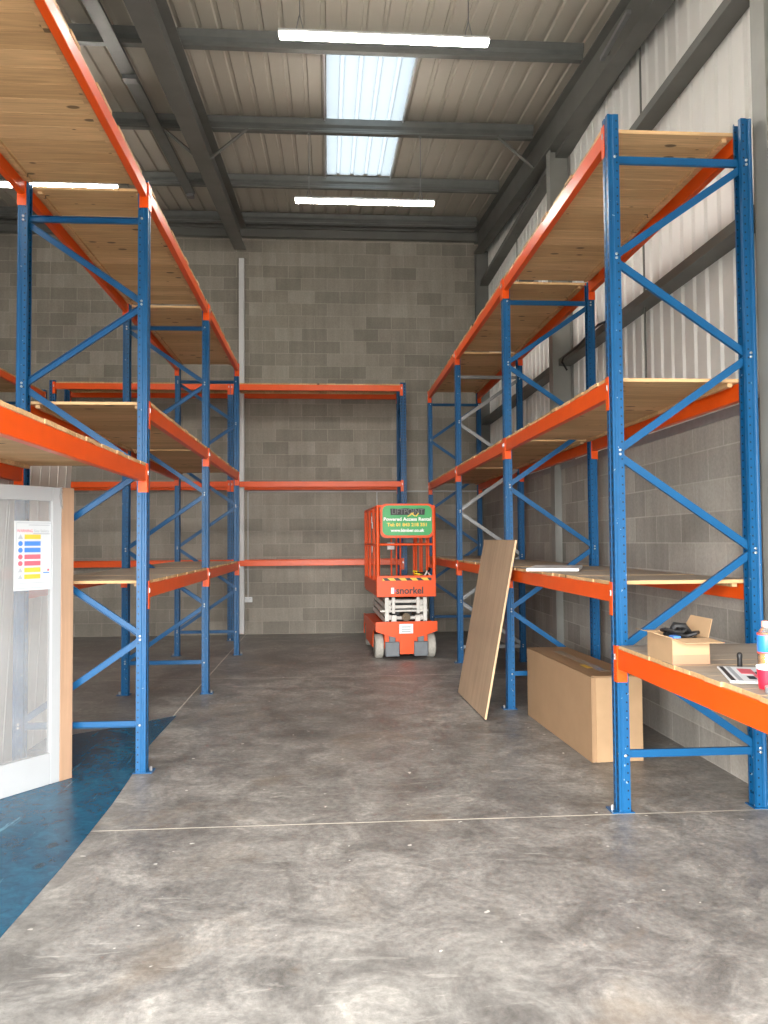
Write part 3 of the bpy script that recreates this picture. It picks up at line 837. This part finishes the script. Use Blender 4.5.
# drinks bottle
t = thing('drinks_bottle', 'blue labelled plastic bottle of orange drink on the near shelf', 'bottle', (1.885, 3.30, ZS+.0085))
m = MB(); m.lathe([(.030, 0), (.036, .006), (.036, .10), (.034, .105), (.036, .11), (.036, .18), (.028, .198), (.016, .212), (.015, .222)], 24); m.build('body', M['clear'], t, smooth=True)
m = MB(); m.lathe([(.029, .003), (.0345, .008), (.0345, .098), (.0325, .105), (.0345, .112), (.0345, .176), (.026, .190)], 24); m.build('drink', simple('orange_drink', (.55, .25, .01, 1), .2), t, smooth=True)
m = MB(); m.lathe([(.0366, .103), (.0370, .104), (.0370, .183), (.0366, .184)], 24); m.build('label_band', simple('blue_label', (.03, .22, .66, 1), .35), t, smooth=True)
for zz in (.100, .180):
    m = MB(); m.lathe([(.0372, zz), (.0376, zz+.001), (.0376, zz+.007), (.0372, zz+.008)], 24); m.build('label_edge', simple('red_edge', (.75, .10, .08, 1), .4), t, smooth=True)
m = MB(); m.lathe([(.0175, .213), (.0175, .236), (.015, .240)], 24); m.build('cap', simple('pink_cap', (.80, .42, .34, 1), .4), t, smooth=True)
# red cup
t = thing('paper_cup', 'red cup with white rim standing at the shelf edge', 'cup', (1.762, 3.085, ZS+.0))
m = MB(); m.lathe([(.031, .0), (.039, .085), (.0372, .085), (.029, .004)], 28); m.build('wall', M['red'], t, smooth=True)
m = MB(); m.lathe([(.0392, .078), (.0408, .082), (.0408, .092), (.038, .092), (.037, .083)], 28); m.build('rim', M['paper'], t, smooth=True)
# roll of grey tape
t = thing('tape_roll', 'grey roll of tape lying in front of the red cup', 'tape', (1.755, 2.985, ZS))
m = MB(); m.lathe([(.040, 0), (.052, 0), (.053, .002), (.053, .022), (.052, .024), (.040, .024), (.040, 0)], 32); m.build('tape', simple('grey_tape', (.30, .31, .33, 1), .4), t, smooth=True)
m = MB(); m.lathe([(.036, 0.0), (.0398, 0.0), (.0398, .024), (.036, .024), (.036, 0)], 32); m.build('core', M['cardlight'], t, smooth=True)

# ---------------------------------------------------------------- scissor lift
lift = thing('scissor_lift', 'orange scissor lift with white folded arms parked before the back wall', 'lift', (1.026, 10.40, 0), math.radians(2.5))
LO = M['lift']
# chassis: tray, side skirts with wheel arches, front apron
m = MB()
m.box((-.29, .05, .14), (.29, 1.76, .40), .01)
m.box((-.40, .03, .40), (.40, 1.78, .455), .01)
arch = [(.02, .46), (1.78, .46), (1.78, .36)]
def arc(yc, r, n=8): return [(yc+r*math.cos(PI*k/n), .16+r*math.sin(PI*k/n)*1.0) for k in range(n+1)]
arch += [(1.78, .18)] + arc(1.56, .19) + [(1.37, .12), (.41, .12), (.405, .22), (.37, .31), (.29, .365), (.02, .375)]
for s in (-1, 1):
    m.prism(arch, 0, s*.405-.006, s*.405+.006)
m.build('chassis', LO, lift)
m = MB()
ap = [(-.41, .50), (.41, .50), (.41, .375), (.33, .345), (.22, .31), (.15, .295), (.098, .285), (.092, .075), (-.092, .075), (-.098, .285), (-.15, .295), (-.22, .31), (-.33, .345), (-.41, .375)]
m.prism(ap, 1, -.012, .03); m.build('front_apron', LO, lift)
m = MB(); m.box((-.10, -.016, .345), (.085, -.012, .47), .002); m.mi = 1
for k in range(3): m.box((-.07, -.0175, .365+k*.03), (.05, -.0158, .376+k*.03))
x = m.build('rating_plate', [M['paper'], M['ink_grey']], lift); x['label'] = 'white printed plate'
def wheel(x, y):
    wv = MB(); s = 1 if x > 0 else -1
    wv.lathe([(.10, -.055), (.145, -.055), (.160, -.040), (.162, 0), (.160, .040), (.145, .055), (.10, .055), (.10, -.055)], 32, (0, 0, 0), 'x')
    o = wv.build('wheel', M['tyre'], lift, (x, y, .162), smooth=True)
    hb = MB(); hb.lathe([(.03, -.05), (.10, -.045), (.10, .045), (.05, .05), (.03, .058)], 24, (0, 0, 0), 'x'); hb.build('hub', M['whitesteel'], o, smooth=True)
for x, y in ((-.350, .21), (.350, .21), (-.345, 1.56), (.345, 1.56)): wheel(x, y)
m = MB()
for s in (-1, 1): m.tube([(s*.30, .21, .162), (s*.05, .21, .162)], .03, 10)
m.build('axle', M['black'], lift)
for s in (-1, 1):
    m = MB(); m.box((min(s*.097, s*.283), -.02, .045), (max(s*.097, s*.283), .13, .235), .012); m.box((min(s*.15, s*.23), .0, .235), (max(s*.15, s*.23), .06, .31), .006)
    x = m.build('bumper_block', M['greyblock'], lift); x['label'] = 'grey block beside the wheel'
# scissor stack
W = M['whitesteel']
for i in range(3):
    for s in (-1, 1):
        for off, sg_ in ((0, 1), (.048, -1)):
            xx = s*(.262-off); zc = .525+i*.098
            rr = Matrix.Translation((xx, .86, zc)) @ Matrix.Rotation(sg_*math.radians(1.7), 4, 'X')
            m = MB(); m.box((-.019, -.78, -.034), (.019, .78, .034), .006, rr); m.build('scissor_arm', W, lift)
for zz in (.54, .685, .76):
    m = MB(); m.tube([(-.255, .10, zz), (.255, .10, zz)], .024, 12); m.build('cross_tube', W, lift, smooth=True)
m = MB(); m.tube([(-.34, .075, .635), (.30, .075, .635)], .015, 10); m.build('cross_rod', W, lift, smooth=True)
for s in (-1, 1):
    m = MB()
    m.box((s*.255-.026, .03, .47), (s*.255+.026, .062, .815), .006); m.box((s*.165-.022, .05, .60), (s*.165+.022, .08, .815), .006); m.box((s*.16-.035, .045, .47), (s*.16+.035, .085, .58), .01)
    m.build('pivot_plate', W, lift)
    m = MB(); m.lathe([(.03, -.02), (.03, .02), (.018, .025)], 12, (s*.255, .028, .478), 'y'); m.build('pivot_roller', M['black'], lift)
m = MB(); m.box((-.28, .02, .445), (.28, .06, .478), .005); m.build('base_rail', W, lift)
m = MB(); m.lathe([(.055, .02), (.055, .5)], 16, (0, 0, .555), 'y'); m.lathe([(.03, -.005), (.03, .02)], 12, (0, 0, .555), 'y'); m.build('hydraulic_ram', M['brown_metal'], lift, smooth=True)
m = MB(); m.box((-.12, .35, .47), (.12, 1.3, .78)); m.build('hose_bundle', M['black'], lift)
# platform
m = MB(); m.box((-.385, .015, .83), (.385, 1.76, .885), .004); m.build('platform_deck', LO, lift)
m = MB(); m.box((-.395, -.012, .825), (.395, .018, 1.105), .004); m.build('toe_board', LO, lift)
for s in (-1, 1):
    m = MB(); m.box((s*.385-.012, .018, .87), (s*.385+.012, 1.76, 1.03), .003); m.build('toe_board', LO, lift)
m = MB(); m.box((-.385, 1.745, .87), (.385, 1.765, 1.03), .003); m.build('toe_board', LO, lift)
m = MB(); m.box((-.315, -.0135, 1.040), (.335, -.0118, 1.075)); m.mi = 1
for k in range(5):
    x0 = -.315+k*.148
    pl = [(max(-.315, x0), 1.075), (min(.335, x0+.06), 1.075), (min(.335, x0+.105), 1.040), (min(.335, x0+.03), 1.040)]
    m.prism(pl, 1, -.0148, -.0134)
x = m.build('hazard_stripe', [M['yellow'], M['text_black']], lift); x['label'] = 'yellow and black striped tape'
text('lettering', 'snorkel', .125, lift, (.045, -.0125, .905), (PI/2, 0, 0), M['text_black'], .0012, width=.36, bold=.003)
m = MB(); m.box((-.205, -.0145, .868), (-.165, -.0118, .948), .0008); m.mi = 1; m.prism([(-.160, .875), (-.138, .905), (-.160, .940), (-.150, .905)], 1, -.0145, -.012)
m.build('emblem', [M['text_white'], M['ink_blue']], lift)
# guard rails
def rail_(pts, r=.018, nm='guard_rail'):
    q = MB(); q.tube(pts, r, 10); return q.build(nm, LO, lift, smooth=True)
for s in (-1, 1):
    rail_([(s*.375, .0, 1.10), (s*.375, .0, 2.02)], .024, 'guard_post')
    rail_([(s*.375, 1.74, 1.03), (s*.375, 1.74, 2.02)], .02, 'guard_post')
    for y in (.42, .58, 1.0, 1.16, 1.52): rail_([(s*.375, y, 1.03), (s*.375, y, 2.02)], .014, 'guard_post')
    rail_([(s*.375, 0, 2.02), (s*.375, 1.74, 2.02)]); rail_([(s*.375, 0, 1.52), (s*.375, 1.74, 1.52)], .014)
for y in (0, 1.74):
    rail_([(-.375, y, 2.02), (.375, y, 2.02)]); rail_([(-.375, y, 1.515), (.375, y, 1.515)], .016)
for xx in (-.24, -.17, .02, .10, .16): rail_([(xx, 1.74, 1.03), (xx, 1.74, 2.02)], .013, 'guard_post')
# hire sign
def rrect(x0, x1, z0, z1, r, n=6):
    p = []
    for cx, cz, a0 in ((x1-r, z1-r, 0), (x0+r, z1-r, PI/2), (x0+r, z0+r, PI), (x1-r, z0+r, 1.5*PI)):
        p += [(cx+r*math.cos(a0+PI/2*k/n), cz+r*math.sin(a0+PI/2*k/n)) for k in range(n+1)]
    return p
m = MB(); m.prism(rrect(-.345, .372, 1.602, 2.055, .08), 1, -.040, -.026); sgn = m.build('hire_sign', LO, lift)
m = MB(); m.prism(rrect(-.315, .345, 1.635, 2.030, .07), 1, -.0425, -.0395); m.build('sign_face', M['green'], sgn)
R0 = (PI/2, 0, 0); ys = -.0432
m = MB(); m.prism([(-.205, 1.905), (.245, 1.905), (.252, 1.985), (.20, 1.992), (.10, 1.985), (-.02, 1.995), (-.10, 1.985), (-.212, 1.99)], 1, ys-.0002, ys+.001); m.build('logo_block', M['text_black'], sgn)
text('lettering', 'LIFTPOINT', .10, sgn, (.02, ys-.001, 1.947), R0, simple('dull_silver_ink', (.17, .18, .17, 1), .5, 0, .3, 60), .0008, width=.42)
m = MB()
for k, (xa, za, xb, zb) in enumerate([(.02, 1.885, .10, 1.935), (.06, 1.93, .12, 1.89), (.13, 1.885, .165, 1.93)]):
    d = Vector((xb-xa, zb-za)).normalized(); nx, nz = -d.y*.007, d.x*.007
    m.prism([(xa+nx, za+nz), (xb+nx, zb+nz), (xb-nx, zb-nz), (xa-nx, za-nz)], 1, ys-.0025, ys-.0012)
m.build('logo_flash', M['text_yellow'], sgn)
text('lettering', 'Powered Access Rental', .062, sgn, (.015, ys, 1.848), R0, M['text_white'], .0008, width=.63, bold=.002)
text('lettering', 'Tel: 01 843 218 351', .060, sgn, (.015, ys, 1.775), R0, M['text_yellow'], .0008, width=.53, bold=.0022)
text('lettering', 'www.kimber.co.uk', .058, sgn, (.015, ys, 1.700), R0, M['text_white'], .0008, width=.45, bold=.002)
# tags on the side rail, control unit
for y, zz in ((.58, 1.86), (.50, 1.78), (.55, 1.45)):
    m = MB(); m.box((-.400, y-.03, zz-.045), (-.3925, y+.03, zz+.045), .002); x = m.build('rail_tag', M['paper'], lift); x['label'] = 'white tag'
m = MB(); m.box((-.05, 1.66, 1.43), (.06, 1.72, 1.54), .008); x = m.build('document_holder', M['paper'], lift); x['label'] = 'white holder'
m = MB(); m.box((.20, 1.55, 1.50), (.34, 1.70, 1.66), .02); m.build('control_box', M['greyblock'], lift)
# yellow and black webbing lying on the platform
t = thing('safety_harness', 'yellow and black webbing bundle on the lift platform', 'harness', (1.235, 10.60, .887), .3)
m = MB(); pts = []
for k in range(70):
    a = k*.42; pts.append((.085*math.cos(a)*(1+.15*math.sin(k*.7)), .06*math.sin(a), .10+.0022*k+.02*math.sin(k*.5)))
m.tube(pts, .016, 6); m.build('yellow_strap', simple('bright_yellow', (.88, .62, .02, 1), .5), t, smooth=True)
m = MB(); pts = []
for k in range(50):
    a = k*.5+.8; pts.append((.11*math.cos(a)+.03, .075*math.sin(a), .04+.0055*k*.9+.02*math.sin(k*.8)))
m.tube(pts, .015, 6); m.build('black_strap', M['black'], t, smooth=True)
m = MB(); m.tube([(.02, -.09, .20), (.06, -.095, .27), (.10, -.09, .22), (.06, -.085, .18)], .014, 6, True); m.build('buckle', M['whitesteel'], t, smooth=True)
m = MB(); m.box((-.13, -.10, 0), (.16, .10, .055), .02); m.build('pad', M['black'], t)

# ---------------------------------------------------------------- daylight
w = bpy.data.worlds.new('overcast'); bpy.context.scene.world = w; w.use_nodes = True
nt = w.node_tree; bg = nt.nodes['Background']
bg.inputs['Color'].default_value = (1.0, .985, .95, 1); bg.inputs['Strength'].default_value = 12.5
pl = bpy.data.lights.new('doorway_portal', 'AREA'); pl.shape = 'RECTANGLE'; pl.size = OX1-OX0; pl.size_y = OZ
pl.cycles.is_portal = True
po = bpy.data.objects.new('doorway_portal', pl); C.objects.link(po)
po.location = ((OX0+OX1)/2, YF-.1, OZ/2); po.rotation_euler = (PI/2, 0, 0)

# ---------------------------------------------------------------- camera
F, PIT, YAW, ROLL, HC = 788.4643, .0375, .0708, -.007, 1.5556
def cray(u, v):
    a, c = u, v
    cr, sr = math.cos(ROLL), math.sin(ROLL)
    x = (a*cr+c*sr)/F; y = 1.0; z = -(-a*sr+c*cr)/F
    cp, sp = math.cos(PIT), math.sin(PIT)
    yy, zz = y*cp-z*sp, y*sp+z*cp
    cy, sy = math.cos(YAW), math.sin(YAW)
    return Vector((x*cy+yy*sy, -x*sy+yy*cy, zz))
f0 = cray(0, 0); rt = (cray(1, 0)-f0).normalized(); upv = -(cray(0, 1)-f0).normalized(); bk = -f0.normalized()
cam = bpy.data.cameras.new('camera'); co = bpy.data.objects.new('camera', cam); C.objects.link(co)
co.matrix_world = Matrix(((rt.x, upv.x, bk.x, 0), (rt.y, upv.y, bk.y, 0), (rt.z, upv.z, bk.z, HC), (0, 0, 0, 1)))
cam.sensor_fit = 'HORIZONTAL'; cam.sensor_width = 36; cam.lens = 36*F/768
cam.clip_start = .05; cam.clip_end = 200
sc = bpy.context.scene; sc.camera = co
sc.view_settings.view_transform = 'Standard'; sc.view_settings.look = 'None'
sc.view_settings.exposure = 1.5; sc.view_settings.gamma = 1; sc.view_settings.use_curve_mapping = False
sc.cycles.max_bounces = 10; sc.cycles.diffuse_bounces = 6; sc.cycles.sample_clamp_indirect = 8
